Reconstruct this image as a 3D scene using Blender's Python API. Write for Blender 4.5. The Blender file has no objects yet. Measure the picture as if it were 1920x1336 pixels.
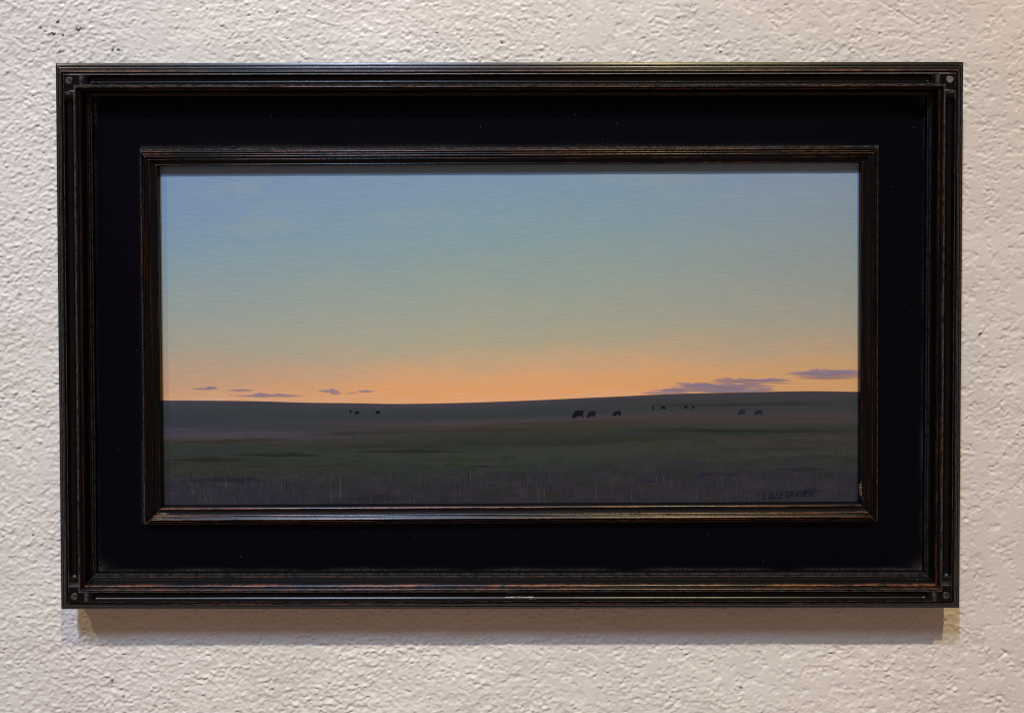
import bpy, math, random
import numpy as np
from mathutils import Vector, Matrix

# ---------------------------------------------------------------- units
# U = one photograph pixel at the picture's plane, in metres (the painting is about 0.61 m wide)
U = 0.00047
D = 1663.0                 # camera distance to the picture's middle plane
FX, FY = 955.0, 170.0      # where the lens axis meets the wall (camera stands near the frame's top edge)
HREF = 59.0
sc = bpy.context.scene
COL = sc.collection
random.seed(7)
rng = np.random.default_rng(11)

# ---------------------------------------------------------------- camera
cam_d = bpy.data.cameras.new('camera')
cam = bpy.data.objects.new('camera', cam_d); COL.objects.link(cam)
cam_d.sensor_width = 36.0
cam_d.lens = 36.0 * D / 1920.0
cam_d.shift_y = -(668.0 - FY) / 1920.0
cam_d.shift_x = (960.0 - FX) / 1920.0
cam_d.clip_start = 0.01; cam_d.clip_end = 50.0
cam.location = ((FX - 960) * U, -(D + HREF) * U, (668 - FY) * U)
cam.rotation_euler = (math.radians(90), 0, 0)
sc.camera = cam

# ---------------------------------------------------------------- light: a dim warm room, two warm and one cool ceiling spot, a larger cool lamp at the left
w = bpy.data.worlds.new('World'); sc.world = w; w.use_nodes = True
bg = w.node_tree.nodes['Background']
bg.inputs['Color'].default_value = (1.0, 0.64, 0.51, 1)
bg.inputs['Strength'].default_value = 0.193

def spot(name, loc, target, power, color, radius, size_deg, blend=0.9):
    d = bpy.data.lights.new(name, 'SPOT'); o = bpy.data.objects.new(name, d); COL.objects.link(o)
    d.energy = power; d.color = color; d.shadow_soft_size = radius
    d.spot_size = math.radians(size_deg); d.spot_blend = blend
    o.location = loc
    o.rotation_euler = (Vector(target) - Vector(loc)).to_track_quat('-Z', 'Y').to_euler()
    return o
# heights are above the picture's middle; the frame's bottom edge is at about -0.22
spot('ceiling_spot', (-0.97, -2.60, 4.65), (0.10, 0.0, -0.20), 725.0, (0.64, 0.69, 1.0), 0.050, 36, 1.0)
spot('ceiling_spot', (-2.44, -1.90, 3.43), (-0.50, 0.0, -0.25), 196.0, (1.0, 0.86, 0.53), 0.040, 26, 1.0)
spot('ceiling_spot', (0.92, -2.60, 4.65), (0.40, 0.0, -0.05), 784.0, (1.0, 0.81, 0.43), 0.045, 27, 1.0)
# a cooler, larger lamp to the left
cl = spot('cool_lamp', (-0.97, -2.60, 3.85), (-0.35, 0.0, -0.25), 517.0, (0.475, 0.71, 1.0), 0.30, 28, 1.0)

sc.view_settings.view_transform = 'Standard'
sc.view_settings.look = 'None'
sc.view_settings.exposure = 0.0
sc.view_settings.gamma = 1.0
sc.view_settings.use_curve_mapping = False
sc.cycles.transparent_max_bounces = 32
sc.cycles.pixel_filter_type = 'BLACKMAN_HARRIS'
sc.cycles.filter_width = 1.1
sc.cycles.use_denoising = False

# ---------------------------------------------------------------- helpers
def lin(c):
    return tuple((v / 255 / 12.92) if v / 255 <= 0.04045 else ((v / 255 + 0.055) / 1.055) ** 2.4 for v in c)

def mesh_obj(name, verts, faces, mat, parent=None, attrs=None, smooth=None, uv=None):
    """verts in U units (x right, y towards the wall, z up)"""
    me = bpy.data.meshes.new(name)
    v = np.asarray(verts, dtype=np.float64) * U
    me.from_pydata(v.tolist(), [], faces)
    me.update()
    for k, a in (attrs or {}).items():
        a = np.asarray(a, dtype=np.float32)
        if a.ndim == 2:
            at = me.attributes.new(k, 'FLOAT_COLOR', 'POINT'); at.data.foreach_set('color', a.ravel())
        else:
            at = me.attributes.new(k, 'FLOAT', 'POINT'); at.data.foreach_set('value', a)
    if uv is not None:
        l = me.uv_layers.new(name='UVMap')
        idx = np.empty(len(me.loops), dtype=np.int32); me.loops.foreach_get('vertex_index', idx)
        l.data.foreach_set('uv', np.asarray(uv, dtype=np.float32)[idx].ravel())
    if smooth is not None:
        me.polygons.foreach_set('use_smooth', [True] * len(me.polygons))
        me.set_sharp_from_angle(angle=math.radians(smooth))
    if mat: me.materials.append(mat)
    o = bpy.data.objects.new(name, me); COL.objects.link(o)
    if parent: o.parent = parent
    return o

class NT:
    """small node-tree builder"""
    def __init__(self, name):
        self.m = bpy.data.materials.new(name); self.m.use_nodes = True
        self.t = self.m.node_tree; self.n = self.t.nodes; self.l = self.t.links
        self.b = self.n['Principled BSDF']
    def node(self, kind, **kw):
        x = self.n.new(kind)
        for k, v in kw.items(): setattr(x, k, v)
        return x
    def link(self, a, b): self.l.new(a, b)
    def val(self, sock, v):
        if isinstance(v, (int, float, tuple, list)): sock.default_value = v
        else: self.l.new(v, sock)
    def math(self, op, a, b=0.0, c=0.0, clamp=False):
        x = self.node('ShaderNodeMath', operation=op); x.use_clamp = clamp
        self.val(x.inputs[0], a); self.val(x.inputs[1], b); self.val(x.inputs[2], c)
        return x.outputs[0]
    def attr(self, name, out='Fac'):
        x = self.node('ShaderNodeAttribute'); x.attribute_name = name
        return x.outputs[out]
    def comb(self, a, b, c):
        x = self.node('ShaderNodeCombineXYZ')
        self.val(x.inputs[0], a); self.val(x.inputs[1], b); self.val(x.inputs[2], c)
        return x.outputs[0]
    def noise(self, vec, scale=1.0, detail=3.0, rough=0.55, dist=0.0):
        x = self.node('ShaderNodeTexNoise'); x.inputs['Scale'].default_value = scale
        x.inputs['Detail'].default_value = detail; x.inputs['Roughness'].default_value = rough
        x.inputs['Distortion'].default_value = dist
        self.link(vec, x.inputs['Vector'])
        return x.outputs['Fac']
    def smooth(self, v, a, b, lo=0.0, hi=1.0):
        x = self.node('ShaderNodeMapRange', interpolation_type='SMOOTHSTEP')
        self.val(x.inputs[0], v); x.inputs[1].default_value = a; x.inputs[2].default_value = b
        x.inputs[3].default_value = lo; x.inputs[4].default_value = hi
        return x.outputs[0]
    def mix(self, f, a, b, mode='MIX'):
        x = self.node('ShaderNodeMix', data_type='RGBA', blend_type=mode)
        self.val(x.inputs[0], f)
        for s, v in ((x.inputs[6], a), (x.inputs[7], b)):
            if isinstance(v, tuple): s.default_value = (*v[:3], 1)
            else: self.l.new(v, s)
        return x.outputs[2]
    def ramp(self, f, stops):
        x = self.node('ShaderNodeValToRGB'); e = x.color_ramp.elements
        stops = sorted(stops)
        while len(e) < len(stops): e.new(0.5)
        for k, (p, c) in zip(e, stops): k.position = p; k.color = (*c, 1)
        self.link(f, x.inputs[0])
        return x.outputs[0]
    def bump(self, h, strength=0.3, dist=0.001):
        x = self.node('ShaderNodeBump'); x.inputs['Strength'].default_value = strength
        x.inputs['Distance'].default_value = dist
        self.link(h, x.inputs['Height']); self.link(x.outputs[0], self.b.inputs['Normal'])
    def set(self, **kw):
        names = dict(color='Base Color', rough='Roughness', spec='Specular IOR Level', alpha='Alpha', coat='Coat Weight')
        for k, v in kw.items():
            if k == 'color' and isinstance(v, tuple): v = (*v, 1)
            self.val(self.b.inputs[names[k]], v)

def objpos(n):
    x = n.node('ShaderNodeTexCoord'); return x.outputs['Object']

# ---------------------------------------------------------------- materials
def mat_wall():
    n = NT('textured_wall_paint')
    p = objpos(n)
    big = n.noise(p, 6.0, 2)
    fine = n.noise(p, 900.0, 3)
    c = n.mix(n.smooth(big, 0.35, 0.65), (0.73, 0.685, 0.61), (0.77, 0.725, 0.65))
    c = n.mix(n.math('MULTIPLY', n.smooth(fine, 0.35, 0.7), 0.10), c, (0.55, 0.50, 0.45))
    c = n.mix(n.attr('chip'), c, (0.045, 0.04, 0.038))
    n.set(color=c, rough=0.36, spec=0.5)
    n.bump(n.noise(p, 420.0, 4, 0.6), 0.15, 0.0006)
    return n.m

def mat_lacquer(name, wearcol=(0.12, 0.038, 0.013), base=(0.0020, 0.0017, 0.0022), amount=1.0, rough=0.29, seed=0.0):
    n = NT(name)
    al, wr, du = n.attr('along'), n.attr('wear'), n.attr('dust_glint')
    ac = n.attr('across')
    v1 = n.comb(n.math('MULTIPLY', al, 0.010), n.math('MULTIPLY', ac, 0.22), seed)
    v2 = n.comb(n.math('MULTIPLY', al, 0.045), n.math('MULTIPLY', ac, 0.22), seed + 5)
    a = n.smooth(n.noise(v1, 0.7, 4, 0.6), 0.42, 0.60)
    b = n.smooth(n.noise(v2, 1.0, 5, 0.65), 0.38, 0.58)
    m = n.math('MULTIPLY', n.math('MULTIPLY', a, b), wr, clamp=True)
    m = n.math('MULTIPLY', m, amount * 0.85, clamp=True)
    warm = n.mix(n.noise(v2, 2.0, 2), wearcol, tuple(x * 1.7 for x in wearcol))
    c = n.mix(m, base, warm)
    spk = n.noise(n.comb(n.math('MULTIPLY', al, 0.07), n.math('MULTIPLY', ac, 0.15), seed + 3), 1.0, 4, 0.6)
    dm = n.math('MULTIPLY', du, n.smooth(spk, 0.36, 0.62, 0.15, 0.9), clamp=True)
    c = n.mix(dm, c, (0.10, 0.096, 0.092))  # grey of settled dust, and of the glints painted on the mitre ends
    r = n.math('ADD', n.math('MULTIPLY', n.noise(v2, 3.0, 3), 0.16), rough - 0.08)
    n.set(color=c, rough=n.math('ADD', r, n.math('MULTIPLY', dm, 0.35)), spec=0.28)
    n.bump(n.noise(n.comb(n.math('MULTIPLY', al, 0.02), n.math('MULTIPLY', ac, 0.3), seed + 9), 1.0, 3, 0.5), 0.12, 0.0004)
    return n.m

def mat_panel():
    n = NT('black_panel_paint')
    p = objpos(n)
    sp = n.noise(p, 700.0, 5, 0.7)
    dm = n.math('MULTIPLY', n.attr('dust_glint'), n.smooth(sp, 0.38, 0.60), clamp=True)
    c = n.mix(dm, (0.0013, 0.0011, 0.0030), (0.10, 0.098, 0.088))  # blue bias in the black paints in a violet sheen from the cool light
    speck = n.smooth(n.noise(p, 330.0, 1, 0.3), 0.815, 0.85)
    c = n.mix(n.math('MULTIPLY', speck, 0.5), c, (0.14, 0.14, 0.14))
    n.set(color=c, rough=n.math('ADD', 0.5, n.math('MULTIPLY', dm, 0.4)), spec=0.07)
    n.bump(n.noise(p, 260.0, 4), 0.08, 0.0004)
    return n.m

def mat_plain(name, color, rough=0.5, spec=0.4, var=0.25, scale=800.0):
    n = NT(name)
    p = objpos(n)
    f = n.smooth(n.noise(p, scale, 4, 0.6), 0.35, 0.65)
    n.set(color=n.mix(f, tuple(x * (1 - var) for x in color), tuple(x * (1 + var) for x in color)), rough=rough, spec=spec)
    n.bump(n.noise(p, scale * 1.5, 3), 0.15, 0.0004)
    return n.m

# pigment = what the eye sees in the photograph divided by the light that falls on the painting
# (the light is a little cooler and stronger on the left than on the right)
ILL = {'l': (0.96, 0.885, 0.89), 'm': (0.925, 0.868, 0.89), 'r': (0.86, 0.795, 0.77)}
def pig(c, k='m'):
    if not isinstance(k, str):
        f = [np.interp(k, [380, 960, 1560], [ILL[q][i] for q in 'lmr']) for i in range(3)]
    else: f = ILL[k]
    return tuple(float(min(0.95, l / e)) for l, e in zip(lin(c), f))

HORIZON = [(285, 749.3), (308, 750), (400, 750.6), (480, 751.6), (577, 754.3), (660, 755.3), (749, 756.6), (875, 754.4), (960, 751.6), (1040, 748.2),
           (1100, 745.4), (1165, 742.6), (1230, 739.4), (1290, 737.3), (1402, 735.0), (1510, 733.0), (1605, 734.0), (1640, 734.4)]
def horizon(x):
    return float(np.interp(x, [a for a, b in HORIZON], [b for a, b in HORIZON]))

SKY = {  # painted sky read at three places across the panel
 'l': [(300, (112,134,164)), (335, (115,139,169)), (400, (119,143,168)), (450, (123,147,163)), (500, (132,151,157)), (560, (146,154,149)),
       (610, (158,157,143)), (650, (168,156,136)), (690, (187,153,125)), (720, (205,153,115)), (742, (216,159,117)), (750, (214,168,140))],
 'm': [(300, (114,140,164)), (335, (117,144,168)), (400, (122,148,161)), (450, (128,151,156)), (500, (138,154,149)), (550, (149,156,144)),
       (600, (160,158,140)), (640, (173,159,132)), (670, (193,160,124)), (700, (217,159,110)), (730, (226,156,98)), (750, (224,163,118))],
 'r': [(300, (116,134,156)), (335, (120,138,158)), (400, (125,142,153)), (450, (130,144,148)), (500, (136,145,142)), (560, (146,148,137)),
       (610, (157,150,132)), (650, (171,151,125)), (685, (192,152,111)), (720, (203,152,98)), (750, (204,152,100))]}
FIELD = {  # painted meadow, read downwards from the skyline (0) to the lower edge (210 below it)
 'l': [(0, (70,54,56)), (3, (68,65,76)), (12, (56,61,66)), (30, (50,57,62)), (48, (54,57,64)), (57, (70,66,78)), (65, (71,65,76)), (70, (66,59,56)), (78, (61,55,46)),
       (88, (47,53,47)), (104, (48,53,49)), (112, (40,47,37)), (128, (48,49,43)), (142, (45,49,47)), (152, (42,43,51)), (168, (43,42,51)), (198, (43,42,52)), (206,(42,43,55))],
 'm': [(0, (70,53,51)), (3, (66,62,73)), (14, (54,57,59)), (28, (50,55,58)), (38, (68,61,66)), (43, (64,56,53)), (54, (54,53,45)), (66, (46,51,45)), (80, (40,45,42)),
       (92, (50,56,47)), (106, (51,58,49)), (122, (44,51,46)), (136, (40,45,48)), (156, (42,42,46)), (178, (43,40,46)), (206, (41,41,50))],
 'r': [(0, (64,49,51)), (4, (61,57,64)), (18, (54,55,54)), (36, (55,55,58)), (48, (67,58,60)), (56, (64,56,55)), (66, (51,53,45)), (76, (44,49,43)), (88, (58,55,49)),
       (104, (51,51,45)), (118, (52,57,48)), (134, (46,48,46)), (150, (41,42,49)), (176, (44,42,49)), (208, (43,43,49))]}

def mat_painting():
    n = NT('oil_paint_landscape')
    t = n.node('ShaderNodeUVMap'); t.uv_map = 'UVMap'
    s = n.node('ShaderNodeSeparateXYZ'); n.link(t.outputs[0], s.inputs[0])
    X = n.math('MULTIPLY', s.outputs[0], 1920.0); Y = n.math('MULTIPLY', s.outputs[1], 1336.0)
    # skyline height over the panel
    fc = n.node('ShaderNodeFloatCurve'); cv = fc.mapping.curves[0]
    x0, x1, y0, y1 = 285.0, 1640.0, 720.0, 770.0
    pts = [((a - x0) / (x1 - x0), (b - y0) / (y1 - y0)) for a, b in HORIZON]
    while len(cv.points) < len(pts): cv.points.new(0.5, 0.5)
    for p_, q in zip(cv.points, pts): p_.location = q
    fc.mapping.update()
    n.link(n.math('DIVIDE', n.math('SUBTRACT', X, x0), x1 - x0), fc.inputs['Value'])
    hor = n.math('ADD', n.math('MULTIPLY', fc.outputs[0], y1 - y0), y0)
    # brush noise, drawn out sideways
    def nz(sx, sy, seed, detail=3, rough=0.55, dist=0.0):
        return n.noise(n.comb(n.math('MULTIPLY', X, sx), n.math('MULTIPLY', Y, sy), seed), 1.0, detail, rough, dist)
    streak = nz(0.024, 0.40, 1.0, 5, 0.70, 0.5)
    broad = nz(0.006, 0.020, 4.0, 3)
    broad2 = nz(0.005, 0.016, 9.0, 3)
    left = n.smooth(X, 330, 900); right = n.smooth(X, 1020, 1600)
    # sky
    ys = n.math('ADD', Y, n.math('MULTIPLY', n.math('SUBTRACT', broad, 0.5), 60.0))
    ys = n.math('ADD', ys, n.math('MULTIPLY', n.math('SUBTRACT', streak, 0.5), 22.0))
    ys = n.math('SUBTRACT', ys, n.math('SUBTRACT', hor, 745.0))
    fs = n.math('DIVIDE', n.math('SUBTRACT', ys, 300.0), 450.0, clamp=True)
    rs = {k: n.ramp(fs, [((y - 300) / 450, pig(c, k)) for y, c in v]) for k, v in SKY.items()}
    sky = n.mix(right, n.mix(left, rs['l'], rs['m']), rs['r'])
    hi = n.smooth(Y, 640, 520)                       # only the upper sky carries the cool scumbles
    sky = n.mix(n.math('MULTIPLY', n.math('MULTIPLY', n.smooth(broad2, 0.5, 0.72), hi), 0.10), sky, pig((114,138,168)))
    sky = n.mix(n.math('MULTIPLY', n.math('MULTIPLY', n.smooth(broad2, 0.48, 0.28), hi), 0.34), sky, pig((142,154,146)))
    sky = n.mix(n.smooth(streak, 0.25, 0.8, 0.0, 0.12), sky, pig((205,200,190)))
    dab = nz(0.030, 0.30, 51.0, 3, 0.6)
    sky = n.mix(n.smooth(dab, 0.58, 0.80, 0.0, 0.16), sky, pig((120,118,116)))
    thin = nz(0.018, 0.7, 57.0, 3, 0.6, 0.6)
    sky = n.mix(n.smooth(thin, 0.62, 0.80, 0.0, 0.13), sky, pig((215,205,190)))
    # meadow
    band = nz(0.006, 0.07, 14.0, 4, 0.6)
    fine = nz(0.05, 0.10, 20.0, 4, 0.65)
    vert = nz(0.30, 0.035, 27.0, 4, 0.6)
    below = n.math('SUBTRACT', Y, hor)
    depth = n.smooth(below, 20, 110)
    yf = n.math('ADD', below, n.math('MULTIPLY', n.math('MULTIPLY', n.math('SUBTRACT', band, 0.5), 46.0), depth))
    yf = n.math('ADD', yf, n.math('MULTIPLY', n.math('MULTIPLY', n.math('SUBTRACT', vert, 0.5), 64.0), n.smooth(below, 110, 170)))
    ff = n.math('DIVIDE', yf, 214.0, clamp=True)
    rf = {k: n.ramp(ff, [(y / 214, pig(c, k)) for y, c in v]) for k, v in FIELD.items()}
    fld = n.mix(right, n.mix(left, rf['l'], rf['m']), rf['r'])
    low = n.smooth(below, 120, 165)
    fld = n.mix(n.math('MULTIPLY', n.math('MULTIPLY', n.smooth(fine, 0.52, 0.68), low), 0.40), fld, pig((60,45,46)))
    fld = n.mix(n.math('MULTIPLY', n.math('MULTIPLY', n.smooth(fine, 0.46, 0.32), low), 0.55), fld, pig((40,52,50)))
    fld = n.mix(n.math('MULTIPLY', n.math('MULTIPLY', n.smooth(vert, 0.56, 0.74), low), 0.22), fld, pig((74,70,84)))
    fld = n.mix(n.math('MULTIPLY', n.smooth(nz(0.03, 0.5, 33.0, 3), 0.45, 0.75), 0.07), fld, pig((98,92,84)))
    fld = n.mix(n.math('MULTIPLY', n.math('MULTIPLY', n.smooth(nz(0.42, 0.05, 61.0, 3), 0.48, 0.72), n.smooth(below, 60, 130)), 0.45), fld, pig((28,29,32)))
    fld = n.mix(n.math('MULTIPLY', n.math('MULTIPLY', n.smooth(nz(0.36, 0.045, 71.0, 3), 0.52, 0.76), n.smooth(below, 90, 150)), 0.34), fld, pig((68,68,74)))
    fld = n.mix(n.math('MULTIPLY', n.math('MULTIPLY', n.smooth(nz(0.022, 0.035, 77.0, 3), 0.48, 0.66), low), 0.55), fld, pig((44,38,56)))
    mott = nz(0.016, 0.06, 65.0, 4, 0.6)
    fld = n.mix(n.math('MULTIPLY', n.math('MULTIPLY', n.smooth(mott, 0.50, 0.66), depth), 0.60), fld, pig((56,50,56)))
    fld = n.mix(n.math('MULTIPLY', n.math('MULTIPLY', n.smooth(mott, 0.46, 0.32), depth), 0.55), fld, pig((38,42,34)))
    c = n.mix(n.smooth(below, -0.7, 0.9), sky, fld)
    n.set(color=c, rough=0.48, spec=0.22)
    fineb = nz(0.05, 1.3, 40.0, 4, 0.6)
    n.bump(n.math('ADD', n.math('MULTIPLY', streak, 0.9), n.math('ADD', fineb, n.math('MULTIPLY', thin, 0.8))), 0.11, 0.0012)
    return n.m

def mat_strokes():
    n = NT('paint_strokes')
    a = n.node('ShaderNodeAttribute'); a.attribute_name = 'tint'
    n.set(color=a.outputs['Color'], rough=0.5, spec=0.2)
    n.link(a.outputs['Alpha'], n.b.inputs['Alpha'])
    return n.m

M_WALL = mat_wall()
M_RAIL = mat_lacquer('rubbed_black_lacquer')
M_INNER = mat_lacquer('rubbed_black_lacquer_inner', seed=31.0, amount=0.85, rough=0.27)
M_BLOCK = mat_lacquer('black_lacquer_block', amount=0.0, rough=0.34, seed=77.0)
M_PANEL = mat_panel()
M_PEG_GREY = mat_plain('worn_grey_peg', (0.16, 0.13, 0.125), 0.55, 0.3, 0.18)
M_PEG = mat_plain('scuffed_dark_peg', (0.034, 0.033, 0.031), 0.45, 0.5, 0.85, 420.0)
M_RAW = mat_plain('splintered_raw_wood', (0.085, 0.056, 0.040), 0.8, 0.2, 0.5, 900.0)
M_PAINT = mat_painting()
M_STROKE = mat_strokes()

# ---------------------------------------------------------------- wall
def build_wall():
    step = 2.35
    x0, x1, z0, z1 = -1600.0, 1600.0, -1200.0, 1060.0
    nx = int((x1 - x0) / step) + 1; nz = int((z1 - z0) / step) + 1
    xs = np.linspace(x0, x1, nx); zs = np.linspace(z0, z1, nz)
    fx = np.fft.rfftfreq(nx, d=step)[None, :]; fz = np.fft.fftfreq(nz, d=step)[:, None]
    def band(lam, width=0.45, ax=1.25, seed=0):
        r = np.random.default_rng(seed)
        wn = np.fft.rfft2(r.standard_normal((nz, nx)))
        f = np.sqrt((fx * ax) ** 2 + fz ** 2) + 1e-9
        g = np.exp(-(np.log(f * lam) ** 2) / (2 * width ** 2))
        q = np.fft.irfft2(wn * g, s=(nz, nx))
        return q / q.std()
    XX = np.broadcast_to(xs[None, :], (nz, nx)) + 960.0
    big = band(420, 0.5, 1.0, 3)
    dens = np.interp(XX, [0, 600, 1100, 1450, 1920], [0.05, -0.02, -0.35, -0.75, -0.92]) + 0.30 * big + np.interp(XX, [0, 900, 1500], [0.05, 0.2, 0.50]) * band(110, 0.5, 1.0, 41)
    sst = lambda q, w_: (lambda t: t * t * (3 - 2 * t))(((q + w_) / (2 * w_)).clip(0, 1))
    j1, j2 = band(8, 0.35, 1.1, 31), band(12, 0.4, 1.2, 32)
    a1 = band(44, 0.40, 1.30, 1); a2 = band(24, 0.40, 1.40, 2); a3 = band(13, 0.38, 1.35, 5); a4 = band(30, 0.4, 0.8, 6)
    # thrown plaster pressed flat: ragged-edged shallow hollows between smooth plateaus
    p1 = sst(a1 + 0.34 * j2 + 0.14 * j1 - 0.55 + 0.55 * dens, 0.20)
    p2 = sst(a2 + 0.36 * j2 + 0.16 * j1 - 0.70 + 0.50 * dens, 0.24)
    p3 = sst(a3 + 0.26 * j1 - 1.05 + 0.60 * dens, 0.40)
    # small raised crumbs and curled lips where the trowel dragged
    c1 = sst(a4 * 0.6 + 0.6 * a3[::-1] + 0.20 * j1 - 1.10 + 0.45 * dens, 0.35)
    lip = np.exp(-((a2 + 0.36 * j2 + 0.16 * j1 - 0.36 + 0.50 * dens) / 0.20) ** 2)
    soft = (1.0 + dens.clip(-1, 0.4))
    calm = 1 + 0.06 * soft.clip(0, 1)
    h = -1.15 * p1 * calm - 1.10 * p2 * calm - 0.50 * p3 * calm ** 2 + 0.85 * c1 * calm + 0.55 * lip * (0.5 + 0.5 * a4).clip(0, 1.3)
    h = 0.80 * h * (0.95 + 0.20 * soft) + (0.04 + 0.33 * soft) * a2 + 0.40 * soft * a1 + (0.02 + 0.07 * soft) * a3 + 0.03 * j1 + 0.40 * band(200, 0.5, 1.0, 8)
    # a few long trowel scratches
    chip = np.zeros_like(h)
    ZZ = np.broadcast_to(zs[:, None], (nz, nx))
    sc_wall = (D + HREF) / D
    def wallpt(px, py):
        return (FX + (px - FX) * sc_wall - 960.0, 668.0 - (FY + (py - FY) * sc_wall))
    for (ax_, ay_, bx_, by_, dp) in [(1655, 5, 1722, 47, 0.9), (1801, 1222, 1800, 1234, 1.0), (1872, 1235, 1886, 1224, 1.0), (760, 65, 800, 80, 0.5), (1525, 10, 1560, 40, 0.5)]:
        (ax2, az2), (bx2, bz2) = wallpt(ax_, ay_), wallpt(bx_, by_)
        L2 = (bx2 - ax2) ** 2 + (bz2 - az2) ** 2
        t = (((XX - 960 - ax2) * (bx2 - ax2) + (ZZ - az2) * (bz2 - az2)) / L2).clip(0, 1)
        d2 = (XX - 960 - ax2 - t * (bx2 - ax2)) ** 2 + (ZZ - az2 - t * (bz2 - az2)) ** 2
        h -= 1.6 * dp * np.exp(-d2 / 4.0)
    jag = band(7, 0.4, 1.0, 21)
    for (px, py, r) in [(108, 42, 3.6), (100, 64, 4.4), (145, 56, 4.6), (151, 54, 3.0), (117, 67, 3.2), (104, 82, 2.6), (111, 99, 2.4), (210, 94, 3.0), (222, 94, 3.0),
                        (943, 80, 2.6), (210, 1277, 3.4), (231, 1305, 3.0), (1838, 627, 3.2), (520, 22, 2.4), (62, 1002, 2.2), (36, 553, 2.2), (820, 62, 2.2), (1390, 1290, 2.2)]:
        cx, cz = wallpt(px, py)
        d = np.sqrt(((XX - 960 - cx) * 0.8) ** 2 + (ZZ - cz) ** 2) + 0.9 * jag
        m = (1 - (d - r * 0.55) / 1.6).clip(0, 1)
        chip = np.maximum(chip, m); h -= 0.7 * m
    edge = np.minimum.reduce([XX - 960 - x0, x1 - (XX - 960), ZZ - z0, z1 - ZZ])
    h = h * (edge / 60).clip(0, 1)
    h = h.clip(-6, 4)
    V = np.stack([XX - 960.0, -h, ZZ], axis=-1).reshape(-1, 3) * U
    # the plain wall goes on beyond the part that is seen
    far = np.array([[-6000, 0, -3500], [6000, 0, -3500], [6000, 0, 4500], [-6000, 0, 4500]], float) * U
    NV = len(V); V = np.vstack([V, far])
    i = np.arange(nz - 1)[:, None] * nx + np.arange(nx - 1)[None, :]
    F = np.stack([i, i + 1, i + nx + 1, i + nx], -1).reshape(-1, 4)
    c = [0, nx - 1, nz * nx - 1, (nz - 1) * nx]
    skirt = np.array([[NV, NV + 1, c[1], c[0]], [NV + 1, NV + 2, c[2], c[1]], [NV + 2, NV + 3, c[3], c[2]], [NV + 3, NV, c[0], c[3]]])
    F = np.vstack([F, skirt]).astype(np.int32)
    me = bpy.data.meshes.new('wall')
    me.vertices.add(len(V)); me.vertices.foreach_set('co', V.astype(np.float32).ravel())
    me.loops.add(F.size); me.loops.foreach_set('vertex_index', F.ravel())
    me.polygons.add(len(F)); me.polygons.foreach_set('loop_start', np.arange(0, F.size, 4, dtype=np.int32))
    me.polygons.foreach_set('use_smooth', np.ones(len(F), dtype=bool))
    me.update(calc_edges=True)
    at = me.attributes.new('chip', 'FLOAT', 'POINT')
    at.data.foreach_set('value', np.concatenate([chip.ravel(), np.zeros(4)]).astype(np.float32))
    me.materials.append(M_WALL)
    o = bpy.data.objects.new('wall', me); COL.objects.link(o)
    o['kind'] = 'structure'
    o['label'] = 'off-white knockdown textured wall behind the frame'
    return o
build_wall()

# ---------------------------------------------------------------- picture frame
W, H = 1696.0, 1029.5
CX, CY = 956.0, 631.5
LEAN = math.radians(1.0)
frame = bpy.data.objects.new('picture_frame', None); COL.objects.link(frame)
frame.location = ((CX - 960) * U, -9.0 * U, (668 - CY) * U)
frame.rotation_euler = (LEAN, math.radians(-0.08), 0)
frame['label'] = 'wide black wooden frame with stepped mouldings, worn brown edges and pegged corner blocks'
frame['category'] = 'picture frame'
frame.empty_display_size = 0.05

def turn(k, W_, H_):
    """(along, u) of rail k -> (x, z) in the frame: 0 bottom, 1 right, 2 top, 3 left"""
    return [lambda a, u: (a, u - H_ / 2), lambda a, u: (W_ / 2 - u, a), lambda a, u: (-a, H_ / 2 - u), lambda a, u: (u - W_ / 2, -a)][k]

def bead(u0, u1, h0, h1, top, n=11):
    out = []
    for i in range(n):
        t = i / (n - 1)
        base = h0 + (h1 - h0) * t
        out.append((u0 + (u1 - u0) * t, base + top * math.sin(math.pi * t)))
    return out

# outer moulding, seen from the outside inwards: (distance in from the edge, height off the back)
OUT_A = [(3, 0), (3, 30), (0, 31), (0, 46.6), (0.5, 47.4), (1.3, 47.8), (4.5, 49.6), (4.8, 49.9), (5.9, 50.2), (6.3, 49.4), (7.0, 49.6), (7.5, 51.2), (9.6, 52.4), (9.9, 52.7), (11.0, 53.0), (11.5, 52.2), (12.6, 53.0)] + \
        bead(12.9, 18.4, 54.6, 58.2, 3.0, 11) + [(19.2, 57.8), (20.0, 58.0), (20.3, 60.4), (20.6, 60.8)]
OUT_C = [(41.2, 60.8), (41.6, 61.8), (42.6, 61.8)] + bead(43.0, 46.8, 61.0, 60.6, 2.4, 11) + [(47.2, 59.4)] + bead(47.5, 53.2, 59.0, 52.5, 2.6, 11) + \
        [(53.6, 51.0), (55.0, 46.5), (56.2, 44.5), (57.6, 44.3), (58.2, 41.5), (60.0, 41.2), (60.6, 37.5), (62.4, 36.8), (63.0, 30.0), (63.0, 26.0)]
def wear_of(prof, crests):
    out = []
    for u, h in prof:
        v = 0.0
        for c, wd, a in crests: v = max(v, a * math.exp(-((u - c) / wd) ** 2))
        out.append(v)
    return out

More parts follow.
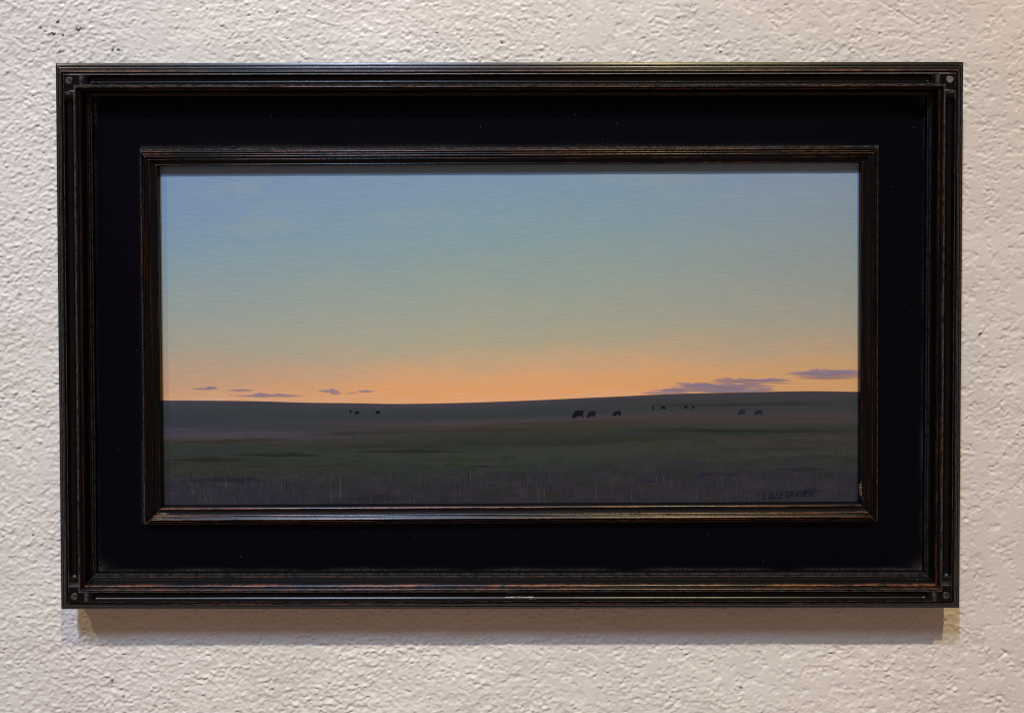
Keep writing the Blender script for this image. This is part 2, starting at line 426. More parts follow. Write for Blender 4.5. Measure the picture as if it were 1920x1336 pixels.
def strip(verts, faces, at, prof, wear, dust_glint, L, fn, seed, nseg=48, mitre=True, a0=0.0):
    """one mitred length of moulding appended to verts/faces"""
    base = len(verts); m = len(prof)
    r = random.Random(seed)
    ph = [r.uniform(0, 6.28) for _ in range(6)]
    ts = [0.0, 0.9 / L] + [q / nseg for q in range(1, nseg)] + [1 - 0.9 / L, 1.0]
    nseg = len(ts) - 1
    for j, t in enumerate(ts):
        for i, (u, h) in enumerate(prof):
            s = u if mitre else a0
            a = (-L / 2 + s) + (L - 2 * s) * t
            env = math.sin(math.pi * t) ** 0.3 if 0 < t < 1 else 0
            dw = env * 0.16 * (math.sin(a * 0.021 + ph[0]) + 0.7 * math.sin(a * 0.053 + ph[1] + i * 0.2) + 0.5 * math.sin(a * 0.011 + ph[2]))
            x, z = fn(a, u)
            verts.append((x, -(h + dw * 0.6 - (0.5 if j in (0, nseg) and h > 32 else 0.0)), z))
            at['along'].append(a + seed * 3000); at['across'].append(u); at['wear'].append(wear[i]); at['dust_glint'].append(max(dust_glint[i], 0.5 if j in (0, nseg) and h > 32 else 0.0))  # mitre ends painted pale, as an edge catching the light
    for j in range(nseg):
        for i in range(m - 1):
            p = base + j * m + i
            faces.append((p, p + m, p + m + 1, p + 1))

def new_at(): return dict(along=[], across=[], wear=[], dust_glint=[])

CREST_OUT = [(15.2, 1.5, 1.0), (9.4, 0.8, 0.35), (44.8, 1.3, 0.9), (49.8, 1.5, 0.9), (42.0, 0.6, 0.35), (58.4, 0.5, 0.3)]
def rail(k):
    L, fn = (W, turn(k, W, H)) if k in (0, 2) else (H, turn(k, W, H))
    verts, faces, at = [], [], new_at()
    wk = (1.5, 0.45, 1.0, 0.22)[k]  # bottom rail: real wear, raised to paint in its broader highlights
    wr = lambda p: [q * wk for q in wear_of(p, CREST_OUT)]
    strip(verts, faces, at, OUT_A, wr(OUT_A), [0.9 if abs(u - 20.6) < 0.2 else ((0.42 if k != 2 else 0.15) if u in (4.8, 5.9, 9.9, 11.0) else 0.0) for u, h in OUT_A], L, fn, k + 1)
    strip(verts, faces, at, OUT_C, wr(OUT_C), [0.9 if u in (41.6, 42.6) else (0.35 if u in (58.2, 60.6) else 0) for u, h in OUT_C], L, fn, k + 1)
    # the fluted strip between the two corner blocks: a cove with rounded ends
    J = 52.0
    us = [20.9, 21.3, 22.6] + list(np.linspace(23.2, 38.8, 15)) + [39.4, 40.6, 41.0]
    half = L / 2 - J
    ends = [0, 0.6, 8] + list(np.linspace(13.5, 23, 12))
    aa = [-half + e for e in ends] + list(np.linspace(-half + 40, half - 40, 40)) + [half - e for e in reversed(ends)]
    base = len(verts); m = len(us)
    for a in aa:
        e = half - abs(a)
        for u in us:
            du = (u - 31.0) / 7.9
            da = max(0.0, (21.5 - e) / 8.0)
            q = 1 - du * du - da * da
            h = 61.4 - (8.5 * math.sqrt(q) if q > 0 else 0.0)
            if u < 21.1 or u > 40.9 or e < 0.3: h -= 1.2
            x, z = fn(a, u)
            verts.append((x, -h, z)); at['along'].append(a + k * 3000); at['across'].append(u)
            at['wear'].append(0.02); at['dust_glint'].append(0.9 if (u < 21.5 or u > 40.5 or e < 1) else 0.0)
    for j in range(len(aa) - 1):
        for i in range(m - 1):
            p = base + j * m + i
            faces.append((p, p + m, p + m + 1, p + 1))
    return mesh_obj('rail', verts, faces, M_RAIL, frame, at, smooth=27)
for k in range(4): rail(k)

# corner blocks (an L-shaped inlay in each corner) with a round peg
def corner_block(sx, sz, pegmat):
    L_ = [(20.9, 20.9), (51.6, 20.9), (51.6, 41.0), (41.0, 41.0), (41.0, 51.6), (20.9, 51.6)]
    cx = sum(p[0] for p in L_) / 6; cy = sum(p[1] for p in L_) / 6
    def inset(d):
        s = [(1, 1), (-1, 1), (-1, -1), (-1, -1), (-1, -1), (1, -1)]
        return [(p[0] + d * q[0], p[1] + d * q[1]) for p, q in zip(L_, s)]
    rings = [(inset(0.15), 40.0), (inset(0.15), 60.6), (inset(0.9), 61.4), (inset(1.5), 61.5)]
    verts, faces = [], []
    at = new_at()
    for ring, h in rings:
        for (u, v) in ring:
            verts.append((sx * (W / 2 - u), -h, sz * (H / 2 - v)))
            at['along'].append(u + v * 2); at['across'].append(v); at['wear'].append(0.0); at['dust_glint'].append(0.7 if 60 < h < 61.45 else 0.0)
    n = 6
    for r in range(3):
        for i in range(n):
            q = (r * n + i, r * n + (i + 1) % n, (r + 1) * n + (i + 1) % n, (r + 1) * n + i)
            faces.append(q if sx * sz > 0 else q[::-1])
    f = [3 * n + i for i in range(n)]
    faces.append(f if sx * sz > 0 else f[::-1])
    b = mesh_obj('corner_block', verts, faces, M_BLOCK, frame, at)
    # peg: a dowel end set a little proud, with a worn slightly dished head
    pv, pf = [], []
    cu, cv = 32.2, 32.4
    r0 = random.Random(int(5 + sx * 3 + sz))
    N = 20
    prof = [(6.7, 58.0), (6.7, 61.9), (6.2, 62.5), (4.2, 62.5), (2.2, 62.1)]
    for (r, h) in prof:
        for i in range(N):
            t = 2 * math.pi * i / N
            rr = r * (1 + 0.05 * math.sin(3 * t + sx) + 0.03 * r0.uniform(-1, 1))
            pv.append((sx * (W / 2 - cu) + rr * math.cos(t), -(h + 0.12 * r0.uniform(-1, 1)), sz * (H / 2 - cv) + rr * math.sin(t)))
    for j in range(len(prof) - 1):
        for i in range(N):
            pf.append((j * N + i, j * N + (i + 1) % N, (j + 1) * N + (i + 1) % N, (j + 1) * N + i))
    pf.append([(len(prof) - 1) * N + i for i in range(N)])
    p = mesh_obj('peg', pv, pf, pegmat, b, smooth=40)
    return b, p
for sx, sz, pm in ((-1, 1, M_PEG), (1, 1, M_PEG_GREY), (-1, -1, M_PEG), (1, -1, M_PEG)):
    b, p = corner_block(sx, sz, pm)
    if pm is M_PEG_GREY: p['label'] = 'clean pale grey round peg in the upper right corner block'

# inner frame geometry (sits a touch askew in the panel)
IW, IH = 1394.0, 714.5
ICX, ICY = 956.4 - CX, CY - 633.7
ROLL = math.radians(-0.20)

# recessed flat panel between the two mouldings
def panel():
    ow, oh = W / 2 - 61.0, H / 2 - 61.0
    iw, ih = IW / 2 - 14.0, IH / 2 - 14.0
    nx, nz = 240, 150
    xs = np.unique(np.concatenate([np.linspace(-ow, -iw, 40), np.linspace(-iw, iw, 200), np.linspace(iw, ow, 40)]))
    zs = np.unique(np.concatenate([np.linspace(-oh, -ih, 44), np.linspace(-ih, ih, 110), np.linspace(ih, oh, 44)]))
    verts, dust_glint = [], []
    r = np.random.default_rng(4)
    wob = lambda t, s: 0.5 + 0.5 * math.sin(t * 0.031 + s) * math.sin(t * 0.0113 + 2 * s)
    for z in zs:
        for x in xs:
            verts.append((x, -30.0, z))
            dx = W / 2 - 63 - abs(x); dz = H / 2 - 63 - abs(z)
            left = x < 0; top = z > 0
            d = 0.0
            corner = math.exp(-(max(dx, 0) + max(dz, 0)) / (11 if not top else 9)) * (1.0 if not (top and left) else 0.5)
            if top and left: corner = max(corner, 0.9 * math.exp(-(max(dx - 1, 0) / 4) ** 2) * (1 if 10 < dz < 52 else 0) * math.exp(-max(0, dz - 28) / 10))
            d = max(d, 1.1 * corner)
            if not top: d = max(d, 0.9 * math.exp(-max(dz, 0) / 2.2) * wob(x, 1.0))
            if not left: d = max(d, 0.55 * math.exp(-max(dx, 0) / 2.5) * wob(z, 2.0) * (1.0 if z < 0 else 0.5))
            else: d = max(d, 0.25 * math.exp(-max(dx, 0) / 2.0) * wob(z, 5.0))
            # dust that settled along the upper edge of the inner moulding, and a little down its left
            ex = x - ICX; ez = z - ICY
            if abs(ex) < IW / 2:
                q = ez - IH / 2
                if q > -3: d = max(d, 0.55 * math.exp(-max(q, 0) / (1.6 + 1.6 * wob(x, 3.0))) * (0.5 + 0.5 * wob(x, 4.0)))
            if abs(ez) < IH / 2:
                q = -ex - IW / 2
                if q > -3: d = max(d, 0.6 * math.exp(-max(q, 0) / 2.0) * (1.0 if z < -200 else 0.35))
            dust_glint.append(d)
    nx = len(xs)
    faces = []
    for j in range(len(zs) - 1):
        zc = (zs[j] + zs[j + 1]) / 2
        for i in range(nx - 1):
            xc = (xs[i] + xs[i + 1]) / 2
            if abs(xc) < iw and abs(zc) < ih: continue
            p = j * nx + i
            faces.append((p, p + 1, p + nx + 1, p + nx))
    mesh_obj('panel', verts, faces, M_PANEL, frame, dict(dust_glint=dust_glint))
panel()

INN = [(0, 26), (0, 33.0), (0.8, 34.2), (2.4, 34.4)] + bead(2.8, 6.6, 35.6, 38.0, 2.0) + [(7.0, 37.6)] + bead(7.3, 10.8, 38.8, 40.6, 1.7) + [(11.1, 40.2)] + \
      bead(11.4, 15.2, 41.2, 41.6, 1.7) + [(15.7, 41.0), (17.4, 40.2)] + bead(18.0, 22.0, 39.6, 37.6, 1.6) + [(22.4, 36.8), (24.2, 35.6), (26.0, 34.8), (27.6, 34.4)] + \
      bead(28.2, 33.0, 34.2, 32.4, 1.8) + [(33.0, 31.0), (33.4, 15.0)]
CREST_IN = [(4.7, 0.9, 1.0), (9.0, 0.8, 0.95), (13.3, 0.9, 1.0), (20.0, 1.1, 0.85), (30.6, 1.2, 0.95)]
def inner_rail(k):
    L = IW if k in (0, 2) else IH
    f0 = turn(k, IW, IH)
    c, s = math.cos(-ROLL), math.sin(-ROLL)
    def fn(a, u):
        x, z = f0(a, u)
        return (c * x - s * z + ICX, s * x + c * z + ICY)
    verts, faces, at = [], [], new_at()
    strip(verts, faces, at, INN, [q * (1.4, 0.4, 1.0, 0.35)[k] for q in wear_of(INN, CREST_IN)], [0.5 if u in (0.8, 2.4) else 0.0 for u, h in INN], L, fn, k + 7, nseg=44)  # bottom inner rail: wear colour raised to paint in broader highlights too
    return mesh_obj('inner_rail', verts, faces, M_INNER, frame, at, smooth=27)
inner = [inner_rail(k) for k in range(4)]

# splintered chip low on the right-hand inner moulding
def chip():
    r = random.Random(3)
    verts, faces = [], []
    n, m = 16, 6
    for j in range(n):
        t = j / (n - 1)
        z = -ICY * 0 + ICY - IH / 2 + 33 + 8 + 44 * t
        wd = 4.6 * math.sin(math.pi * min(1, t * 1.05 + 0.02)) ** 0.6 * (0.75 + 0.5 * r.random()) + 0.4
        xc = ICX + IW / 2 - 32.0 + 1.2 * math.sin(t * 9) + 2.0 * (1 - t)
        for i in range(m):
            q = i / (m - 1)
            verts.append((xc + (q - 0.35) * wd * 1.6 + 0.5 * r.uniform(-1, 1), -(32.6 + 2.6 * math.sin(math.pi * q) + 0.9 * r.uniform(-1, 1)), z + 0.8 * r.uniform(-1, 1)))
    for j in range(n - 1):
        for i in range(m - 1):
            p = j * m + i
            faces.append((p, p + 1, p + m + 1, p + m))
    o = mesh_obj('splintered_chip', verts, faces, M_RAW, inner[1])
    o['label'] = 'splintered patch of bare wood on the right inner moulding'
chip()

# pale scuff on the lower flute
def scuff():
    r = random.Random(8)
    v, f = [], []
    for (xa, xb, u0, u1) in ((-10, 44, 25.6, 27.6), (-6, 12, 33.0, 34.4), (34, 48, 23.6, 24.6)):
        b = len(v); n = 9
        for i in range(n):
            t = i / (n - 1); x = xa + (xb - xa) * t
            for u in (u0 + r.uniform(0, 0.7), u1 - r.uniform(0, 0.7)):
                du = (u - 31) / 7.9; h = 61.4 - 8.5 * math.sqrt(max(0, 1 - du * du)) + 0.25
                v.append((x, -h, -H / 2 + u))
        for i in range(n - 1):
            p = b + 2 * i; f.append((p, p + 2, p + 3, p + 1))
    mesh_obj('scuff', v, f, mat_plain('pale_scuff', (0.30, 0.28, 0.22), 0.5, 0.4, 0.4), [o for o in bpy.data.objects if o.name == 'rail'][0])
scuff()

# ---------------------------------------------------------------- painting
PH = 22.5     # height of the painted face off the frame's back
paint = bpy.data.objects.new('landscape_painting', None); COL.objects.link(paint)
rot = Matrix.Rotation(LEAN, 4, 'X')
paint.rotation_euler = (LEAN, math.radians(-0.08), 0)
paint.location = frame.location
paint['label'] = 'oil landscape of dusk sky over dark meadow with grazing cattle, set inside the black frame'
paint['category'] = 'painting'
paint.empty_display_size = 0.05
PM = paint.rotation_euler.to_matrix()
PL = Vector(paint.location) / U
CAM = Vector(cam.location) / U

def on_panel(px, py, h=PH):
    """place on the painted face that the photograph shows at (px, py), in the painting's own axes"""
    d = Vector(((px - FX), D, -(py - FY)))
    o_l = PM.transposed() @ (CAM - PL); d_l = PM.transposed() @ d
    t = (-h - o_l.y) / d_l.y
    q = o_l + t * d_l
    return (q.x, -h, q.z)
def seen_at(x, z, h=PH):
    p = PM @ Vector((x, -h, z)) + PL - CAM
    return (FX + p.x * D / p.y, FY - p.z * D / p.y)

def support():
    hw, hh = IW / 2 - 26, IH / 2 - 26
    nx, nz = 24, 14
    v, f, uv = [], [], []
    for j in range(nz + 1):
        for i in range(nx + 1):
            x = ICX - hw + 2 * hw * i / nx; z = ICY - hh + 2 * hh * j / nz
            v.append((x, -PH, z)); a, b = seen_at(x, z); uv.append((a / 1920, b / 1336))
    for j in range(nz):
        for i in range(nx):
            p = j * (nx + 1) + i; f.append((p, p + 1, p + nx + 2, p + nx + 1))
    # edges and back of the board
    b0 = len(v); th = 7.0
    ring = [i for i in range(nx + 1)] + [(j + 1) * (nx + 1) - 1 for j in range(1, nz + 1)] + [nz * (nx + 1) + i for i in range(nx - 1, -1, -1)] + [j * (nx + 1) for j in range(nz - 1, 0, -1)]
    for i in ring: v.append((v[i][0], -PH + th, v[i][2])); uv.append(uv[i])
    m = len(ring)
    for i in range(m): f.append((ring[i], b0 + i, b0 + (i + 1) % m, ring[(i + 1) % m]))
    f.append([b0 + m - 1 - i for i in range(m)])
    return mesh_obj('painted_board', v, f, M_PAINT, paint, uv=uv)
board = support()

LAYER = [0]
def blobs(name, items, parent=board, label=None, kind=None):
    """flat dabs of paint: items = (outline px points or lens tuple, colour, alpha centre, alpha rim)"""
    v, f, tint = [], [], []
    for pts, colr, a0, a1 in items:
        LAYER[0] += 1
        h = PH + 0.10 + 0.004 * (LAYER[0] % 200)
        c = pig(colr, sum(p[0] for p in pts) / len(pts))
        cx = sum(p[0] for p in pts) / len(pts); cy = sum(p[1] for p in pts) / len(pts)
        b = len(v)
        v.append(on_panel(cx, cy, h)); tint.append((*c, a0))
        n = len(pts)
        for k_, a in ((0.50, a0), (0.78, a0 * 0.72 + a1 * 0.28), (1.0, a1)):
            for p in pts:
                v.append(on_panel(cx + (p[0] - cx) * k_, cy + (p[1] - cy) * k_, h)); tint.append((*c, a))
        for i in range(n):
            j = (i + 1) % n
            f.append((b, b + 1 + i, b + 1 + j))
            for q in (0, n): f.append((b + 1 + q + i, b + 1 + q + n + i, b + 1 + q + n + j, b + 1 + q + j))
    o = mesh_obj(name, v, f, M_STROKE, parent, dict(tint=tint))
    if label: o['label'] = label
    if kind: o['kind'] = kind
    return o

def lens(x0, x1, y, th, skew=0.5, n=22, seed=0, flat=0.55, tilt=0.0):
    """a streak of cloud: tapered ends, uneven top, flatter underside"""
    r = random.Random(seed)
    ph = [r.uniform(0, 6.28) for _ in range(4)]
    up, dn = [], []
    for i in range(n + 1):
        t = i / n
        e = (t ** (0.9 if skew >= 0.5 else 0.6)) * ((1 - t) ** (0.9 if skew <= 0.5 else 0.6)) * 2.0
        e = min(1.0, e)
        wv = 0.75 + 0.22 * math.sin(9 * t + ph[0]) + 0.18 * math.sin(21 * t + ph[1])
        yy = y + tilt * (t - 0.5)
        up.append((x0 + (x1 - x0) * t, yy - th * (1 - flat) * 1.4 * e * wv))
        dn.append((x0 + (x1 - x0) * t, yy + th * flat * 0.9 * e * (0.8 + 0.2 * math.sin(15 * t + ph[2]))))
    return up + dn[::-1][1:-1]

# brushed patches in the meadow and sky
def brushwork():
    it = []
    def p(x0, x1, y, th, c, a, seed, tilt=0):
        g = sum(c) / 3                                   # keep the dabs close to the muted ground colour
        c = tuple((q * 0.70 + g * 0.30) * 0.95 for q in c)
        it.append((lens(x0, x1, y, th * 1.25, 0.5, 18, seed, 0.5, tilt), c, a * 0.75, 0.0))
    p(296, 480, 809, 14, (80,76,92), 0.8, 1, -6); p(300, 420, 818, 3, (92,88,92), 0.6, 2, -6); p(300, 560, 827, 12, (72,60,46), 0.7, 3, -8)
    p(300, 700, 804, 6, (82,76,86), 0.5, 4, -8); p(640, 1010, 797, 5, (96,80,84), 0.6, 5, -10); p(560, 800, 812, 12, (68,58,50), 0.6, 6, -6)
    p(340, 520, 842, 14, (62,70,68), 0.6, 7, -3); p(420, 620, 853, 12, (38,52,30), 0.75, 8, 2); p(300, 470, 862, 14, (50,50,34), 0.6, 9)
    p(600, 860, 836, 14, (66,58,52), 0.45, 10); p(640, 900, 846, 9, (38,44,36), 0.6, 11); p(740, 960, 862, 16, (60,70,50), 0.65, 12)
    p(500, 740, 874, 10, (64,62,56), 0.5, 13); p(860, 1080, 832, 7, (66,62,46), 0.5, 14); p(1000, 1060, 830, 9, (82,62,50), 0.6, 15)
    p(900, 1300, 792, 9, (80,66,68), 0.55, 16, -4); p(760, 1060, 806, 12, (76,60,54), 0.55, 17, -6); p(1060, 1320, 822, 16, (62,68,44), 0.6, 18)
    p(1180, 1420, 806, 12, (50,58,42), 0.6, 19); p(1420, 1604, 784, 12, (86,66,66), 0.65, 20); p(1260, 1604, 808, 14, (46,54,40), 0.6, 21)
    p(1180, 1500, 822, 9, (74,66,60), 0.55, 22); p(1420, 1604, 828, 10, (70,66,58), 0.5, 23); p(1180, 1400, 856, 16, (62,70,54), 0.55, 24)
    p(1300, 1600, 842, 10, (66,58,50), 0.45, 25); p(1480, 1600, 856, 14, (56,60,40), 0.5, 26); p(860, 960, 874, 6, (36,44,44), 0.6, 27)
    p(1190, 1222, 914, 22, (86,58,48), 0.45, 28); p(1310, 1345, 934, 12, (88,60,46), 0.5, 29); p(1412, 1432, 883, 8, (84,56,54), 0.5, 30)
    p(1020, 1060, 928, 16, (78,58,44), 0.4, 31); p(876, 900, 914, 16, (80,62,44), 0.35, 32); p(1560, 1590, 922, 20, (74,58,70), 0.5, 33)
    p(300, 345, 936, 26, (62,62,84), 0.6, 34); p(330, 520, 900, 16, (44,40,58), 0.5, 35); p(640, 760, 935, 24, (46,42,62), 0.5, 36)
    p(820, 850, 934, 24, (52,50,76), 0.5, 37); p(1280, 1400, 890, 16, (46,44,60), 0.5, 38); p(1440, 1560, 880, 12, (48,46,60), 0.5, 39)
    p(1500, 1545, 921, 18, (44,40,66), 0.6, 40); p(300, 620, 757, 8, (76,70,82), 0.45, 41, 4); p(1040, 1300, 750, 9, (76,70,84), 0.45, 42, -8)
    p(1180, 1600, 758, 14, (58,60,54), 0.5, 43, -4)
    r = random.Random(12)
    for i in range(46):       # small greyer and greener dabs
        x = r.uniform(310, 1600); y = r.uniform(868, 940)
        p(x - r.uniform(8, 26), x + r.uniform(8, 26), y, r.uniform(5, 13), r.choice([(60,60,70), (52,62,56), (66,60,62), (46,44,56), (58,66,52), (76,58,50)]), r.uniform(0.25, 0.5), 100 + i)
    o = blobs('brushwork', it, kind='stuff')
brushwork()

# clouds low over the skyline, mauve
CLOUDS = [
 ('small pointed mauve cloud painted at the far left of the skyline', [(357, 412, 728.5, 4.4, 1), (384, 408, 726.0, 6.5, 2)]),
 ('thin mauve cloud painted above the long left cloud', [(424, 480, 731.2, 5.0, 3)]),
 ('long low mauve cloud painted on the left', [(434, 577, 741.5, 7.0, 4), (468, 512, 738.4, 6.0, 5), (424, 440, 740.6, 1.6, 6)]),
 ('short mauve cloud with a drooping tail painted left of centre', [(594, 640, 732.4, 7.0, 7), (617, 641, 736.6, 6.4, 8)]),
 ('faint thin mauve cloud painted left of centre', [(646, 672, 736.8, 2.2, 9), (665, 706, 733.2, 4.6, 10)]),
 ('broad layered mauve cloud bank painted on the right of the skyline', [(1205, 1475, 730.5, 12.0, 61), (1285, 1465, 724.0, 15.0, 67), (1225, 1400, 731.0, 12.0, 68), (1250, 1440, 723.5, 11.0, 62), (1320, 1480, 716.0, 9.0, 63), (1380, 1500, 712.5, 5.0, 64), (1196, 1300, 735.8, 9.0, 11), (1240, 1290, 731.0, 8.0, 12), (1270, 1345, 722.0, 10.0, 13), (1264, 1300, 718.5, 4.5, 14),
      (1332, 1420, 712.5, 10.5, 15), (1404, 1485, 711.8, 6.0, 16), (1290, 1350, 726.5, 5.0, 17), (1345, 1405, 727.0, 8.0, 18), (1300, 1462, 733.0, 6.5, 19), (1415, 1452, 729.0, 7.0, 20), (1440, 1490, 717.8, 1.6, 21)]),
 ('flat mauve cloud painted at the right edge of the sky', [(1462, 1640, 700.5, 12.0, 65), (1480, 1640, 705.0, 9.0, 66), (1470, 1625, 698.8, 9.5, 22), (1515, 1560, 693.5, 7.0, 23), (1488, 1612, 708.5, 5.6, 24), (1540, 1625, 695.5, 6.0, 25)]),
]
for lb, parts_ in CLOUDS:
    it = []
    for i, (x0, x1, y, th, sd) in enumerate(parts_):
        it.append((lens(x0, x1, y, th * 1.75, 0.5, 24, sd, 0.5), ((158, 134, 146), (150, 134, 158), (164, 140, 150))[sd % 3], 0.45 if sd > 60 else 0.62, 0.0))
    blobs('painted_cloud', it, label=lb)

# cattle
COW = [(0.02, 0.98), (0.0, 0.86), (0.05, 0.66), (0.14, 0.50), (0.24, 0.20), (0.34, 0.07), (0.55, 0.05), (0.78, 0.0), (0.95, 0.02), (1.0, 0.14), (0.96, 0.36), (0.95, 0.62), (0.97, 0.98),
       (0.89, 0.98), (0.86, 0.66), (0.72, 0.66), (0.55, 0.74), (0.40, 0.70), (0.37, 0.80), (0.38, 1.0), (0.30, 1.0), (0.26, 0.82), (0.20, 0.86), (0.13, 1.0)]
def cow(x0, x1, y0, y1, lb, shape=COW, colr=(14, 14, 30), alpha=1.0):
    # filled outline (concave: triangulated by the polygon itself)
    LAYER[0] += 1
    h = PH + 0.95 + 0.001 * (LAYER[0] % 50)
    pts = [(x0 + (x1 - x0) * a, y0 + (y1 - y0) * b) for a, b in shape]
    v = [on_panel(*p, h) for p in pts]
    c = pig(colr)
    o = mesh_obj('painted_cow', v, [list(range(len(v)))[::-1]], M_STROKE, board, dict(tint=[(*c, alpha)] * len(v)))
    o['label'] = lb
LUMP = [(0.0, 0.9), (0.1, 0.55), (0.3, 0.15), (0.6, 0.0), (0.95, 0.05), (1.0, 0.5), (0.95, 1.0), (0.8, 1.0), (0.72, 0.72), (0.45, 0.74), (0.35, 1.0), (0.12, 1.0)]
POST = [(0.1, 0.0), (0.8, 0.05), (1.0, 0.4), (0.8, 1.0), (0.25, 1.0), (0.0, 0.4)]
cow(1072, 1094, 769, 783, 'largest dark cow painted grazing right of centre')
cow(1100, 1117, 770, 782, 'dark cow painted just right of the largest cow', colr=(22, 22, 36))
cow(1148.5, 1164.5, 769.8, 778, 'dark cow painted alone to the right of the pair', LUMP, (18, 18, 34))
cow(1223.2, 1226.2, 761, 766.6, 'tiny upright dark animal painted on the right hillside', POST, (12, 12, 18))
cow(1238.5, 1247.5, 760.8, 765.4, 'tiny dark cow painted next to the upright one on the right hillside', LUMP, (12, 12, 20))
cow(1282, 1289, 760, 764.6, 'tiny dark cow painted fourth along the right hillside', LUMP, (14, 14, 20))
cow(1297.6, 1302.2, 760.6, 764.8, 'smallest dark cow painted on the right hillside', LUMP, (14, 14, 20))
cow(1383.5, 1397, 767.5, 775.4, 'faded cow painted near the right edge, left of two', LUMP, (34, 36, 50))
cow(1413.5, 1429.5, 768.4, 776, 'faded cow painted near the right edge, right of two', LUMP, (30, 32, 46))
cow(655.4, 658.6, 767.6, 773.2, 'tiny upright dark animal painted on the left hillside', POST, (10, 11, 22))
cow(665.2, 673, 770, 775, 'tiny dark cow painted beside the upright one on the left hillside', LUMP, (10, 11, 22))
cow(703.6, 712, 769.6, 774.4, 'tiny dark cow painted alone on the left hillside', LUMP, (10, 11, 22))

# pale grass stalks along the bottom of the meadow
def stalks():
    it = []
    def s(x0, y0, x1, y1, w=1.1, c=(92, 90, 100), a=0.6):
        n = 6; pts = []
        dx, dy = x1 - x0, y1 - y0; L = math.hypot(dx, dy); nx, ny = -dy / L, dx / L
        bow = random.uniform(-0.06, 0.06) * L
        up = []; dn = []
        for i in range(n + 1):
            t = i / n; q = bow * 4 * t * (1 - t); ww = w * (0.35 + 0.65 * t) / 2
            up.append((x0 + dx * t + nx * (q + ww), y0 + dy * t + ny * (q + ww))); dn.append((x0 + dx * t + nx * (q - ww), y0 + dy * t + ny * (q - ww)))
        a *= 0.62
        it.append((up + dn[::-1], c, a, a * 0.5))
    for x0, y0, x1, y1 in [(351, 897, 362, 928), (357, 900, 365, 930), (370.5, 887, 371, 912), (380, 905, 389, 944), (390, 908, 397, 944), (422, 893, 424, 913), (424.5, 893, 424, 914), (460, 886, 461, 904),
                           (437, 928, 441, 945), (457, 925, 463, 946), (498, 922, 499, 945), (503, 934, 505, 945), (516, 893, 519, 911), (524, 893, 522, 911), (526, 893, 528.5, 919), (556, 886, 555, 893), (570, 883, 570, 888),
                           (549, 914, 552, 930), (640, 890, 639.5, 936), (622, 884, 622, 944), (696, 930, 696, 944), (747, 905, 746.5, 918), (773, 920, 777, 944), (789, 892, 789, 904), (850, 926, 851, 944), (883, 880, 882, 900),
                           (902, 882, 902, 888), (989, 882, 989, 912), (996, 890, 996.5, 904), (974, 920, 977, 930), (981, 920, 983.5, 935), (1010, 916, 1011, 942), (1020, 916, 1020.5, 930), (1115, 886, 1117, 936), (1128, 924, 1126, 936),
                           (1154, 880, 1157, 894), (1183, 916, 1184, 938), (1257, 870, 1256.5, 874), (1305, 920, 1305.5, 939), (1308, 874, 1308, 890), (1345, 885, 1346, 912), (1352, 888, 1353, 914), (1357, 882, 1357.5, 914), (1368.5, 924, 1369, 939),
                           (1076, 886, 1077, 896), (1031, 888, 1031.5, 903), (1231, 890, 1231, 902), (1245, 890, 1245, 904)]:
        s(x0, y0, x1, y1, random.uniform(1.0, 1.7), random.choice([(98, 96, 104), (90, 90, 104), (100, 98, 88)]), random.uniform(0.45, 0.8))
    r = random.Random(5)
    for i in range(300):
        x = r.uniform(310, 1600); y = r.uniform(872, 930); L = r.uniform(6, 26)
        s(x, y, x + r.uniform(-1.5, 2.0), min(944, y + L), r.uniform(0.8, 1.5), r.choice([(80, 80, 92), (70, 74, 74), (80, 76, 70), (28, 28, 36), (26, 30, 30)]), r.uniform(0.25, 0.6))
    blobs('painted_grass', it, kind='stuff')
stalks()

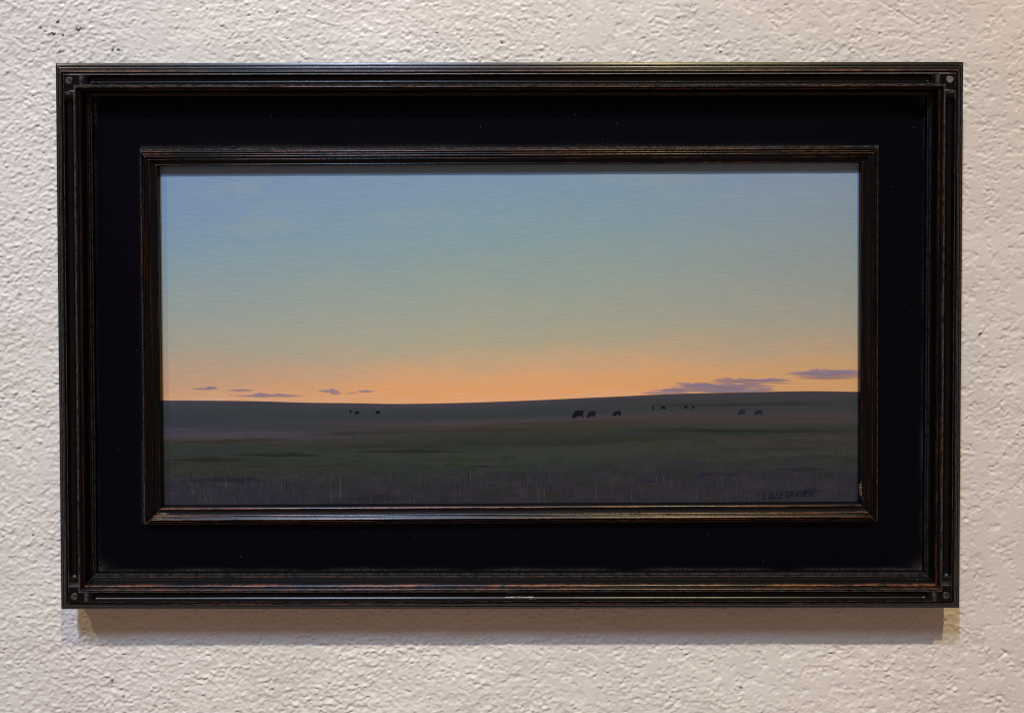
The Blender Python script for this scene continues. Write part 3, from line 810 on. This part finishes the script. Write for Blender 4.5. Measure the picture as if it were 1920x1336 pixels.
# signature in thin brushed capitals
GLY = {'L': [[(0, 0), (0, 1), (0.75, 1)]], 'I': [[(0.25, 0), (0.25, 1)]], 'E': [[(0.75, 0), (0, 0), (0, 1), (0.75, 1)], [(0, 0.5), (0.6, 0.5)]],
       'G': [[(0.8, 0.15), (0.4, 0), (0.05, 0.35), (0.1, 0.8), (0.45, 1), (0.8, 0.85), (0.8, 0.55), (0.45, 0.55)]],
       'R': [[(0, 1), (0, 0), (0.6, 0.05), (0.7, 0.3), (0.5, 0.5), (0, 0.52)], [(0.35, 0.52), (0.8, 1)]],
       'A': [[(0, 1), (0.42, 0), (0.85, 1)], [(0.15, 0.65), (0.68, 0.65)]], 'V': [[(0, 0), (0.38, 1), (0.8, 0)]], 'N': [[(0, 1), (0, 0), (0.75, 1), (0.75, 0)]]}
def signature():
    v, f = [], []
    x = 1431.0
    word = 'LILLEGRAVEN'
    adv = [8.6, 6.2, 8.0, 8.4, 9.2, 9.6, 9.4, 8.6, 8.4, 8.8, 9.0]
    h0 = PH + 1.2
    for i, ch in enumerate(word):
        yb = 933.8 - 5.2 * (x - 1431) / 95.0
        ht = 12.0 - 1.4 * i / 10; wd = 8.2
        for st in GLY[ch]:
            pts = [(x + wd * a + 3.2 * (1 - b), yb - ht * (1 - b)) for a, b in st]
            for (p, q) in zip(pts, pts[1:]):
                dx, dy = q[0] - p[0], q[1] - p[1]; L = math.hypot(dx, dy) or 1
                nx, ny = -dy / L * 0.72, dx / L * 0.72; ex, ey = dx / L * 0.3, dy / L * 0.3
                b = len(v); h0 += 0.002
                for s_, w_ in ((p, -1), (q, 1)):
                    for sg in (1, -1): v.append(on_panel(s_[0] + sg * nx + w_ * ex, s_[1] + sg * ny + w_ * ey, h0))
                f.append((b, b + 2, b + 3, b + 1))
        x += adv[i]
    c = pig((17, 17, 32))
    o = mesh_obj('signature', v, f, M_STROKE, board, dict(tint=[(*c, 0.68)] * len(v)))
    o['label'] = 'dark slanted capital signature LILLEGRAVEN in the lower right corner'
signature()
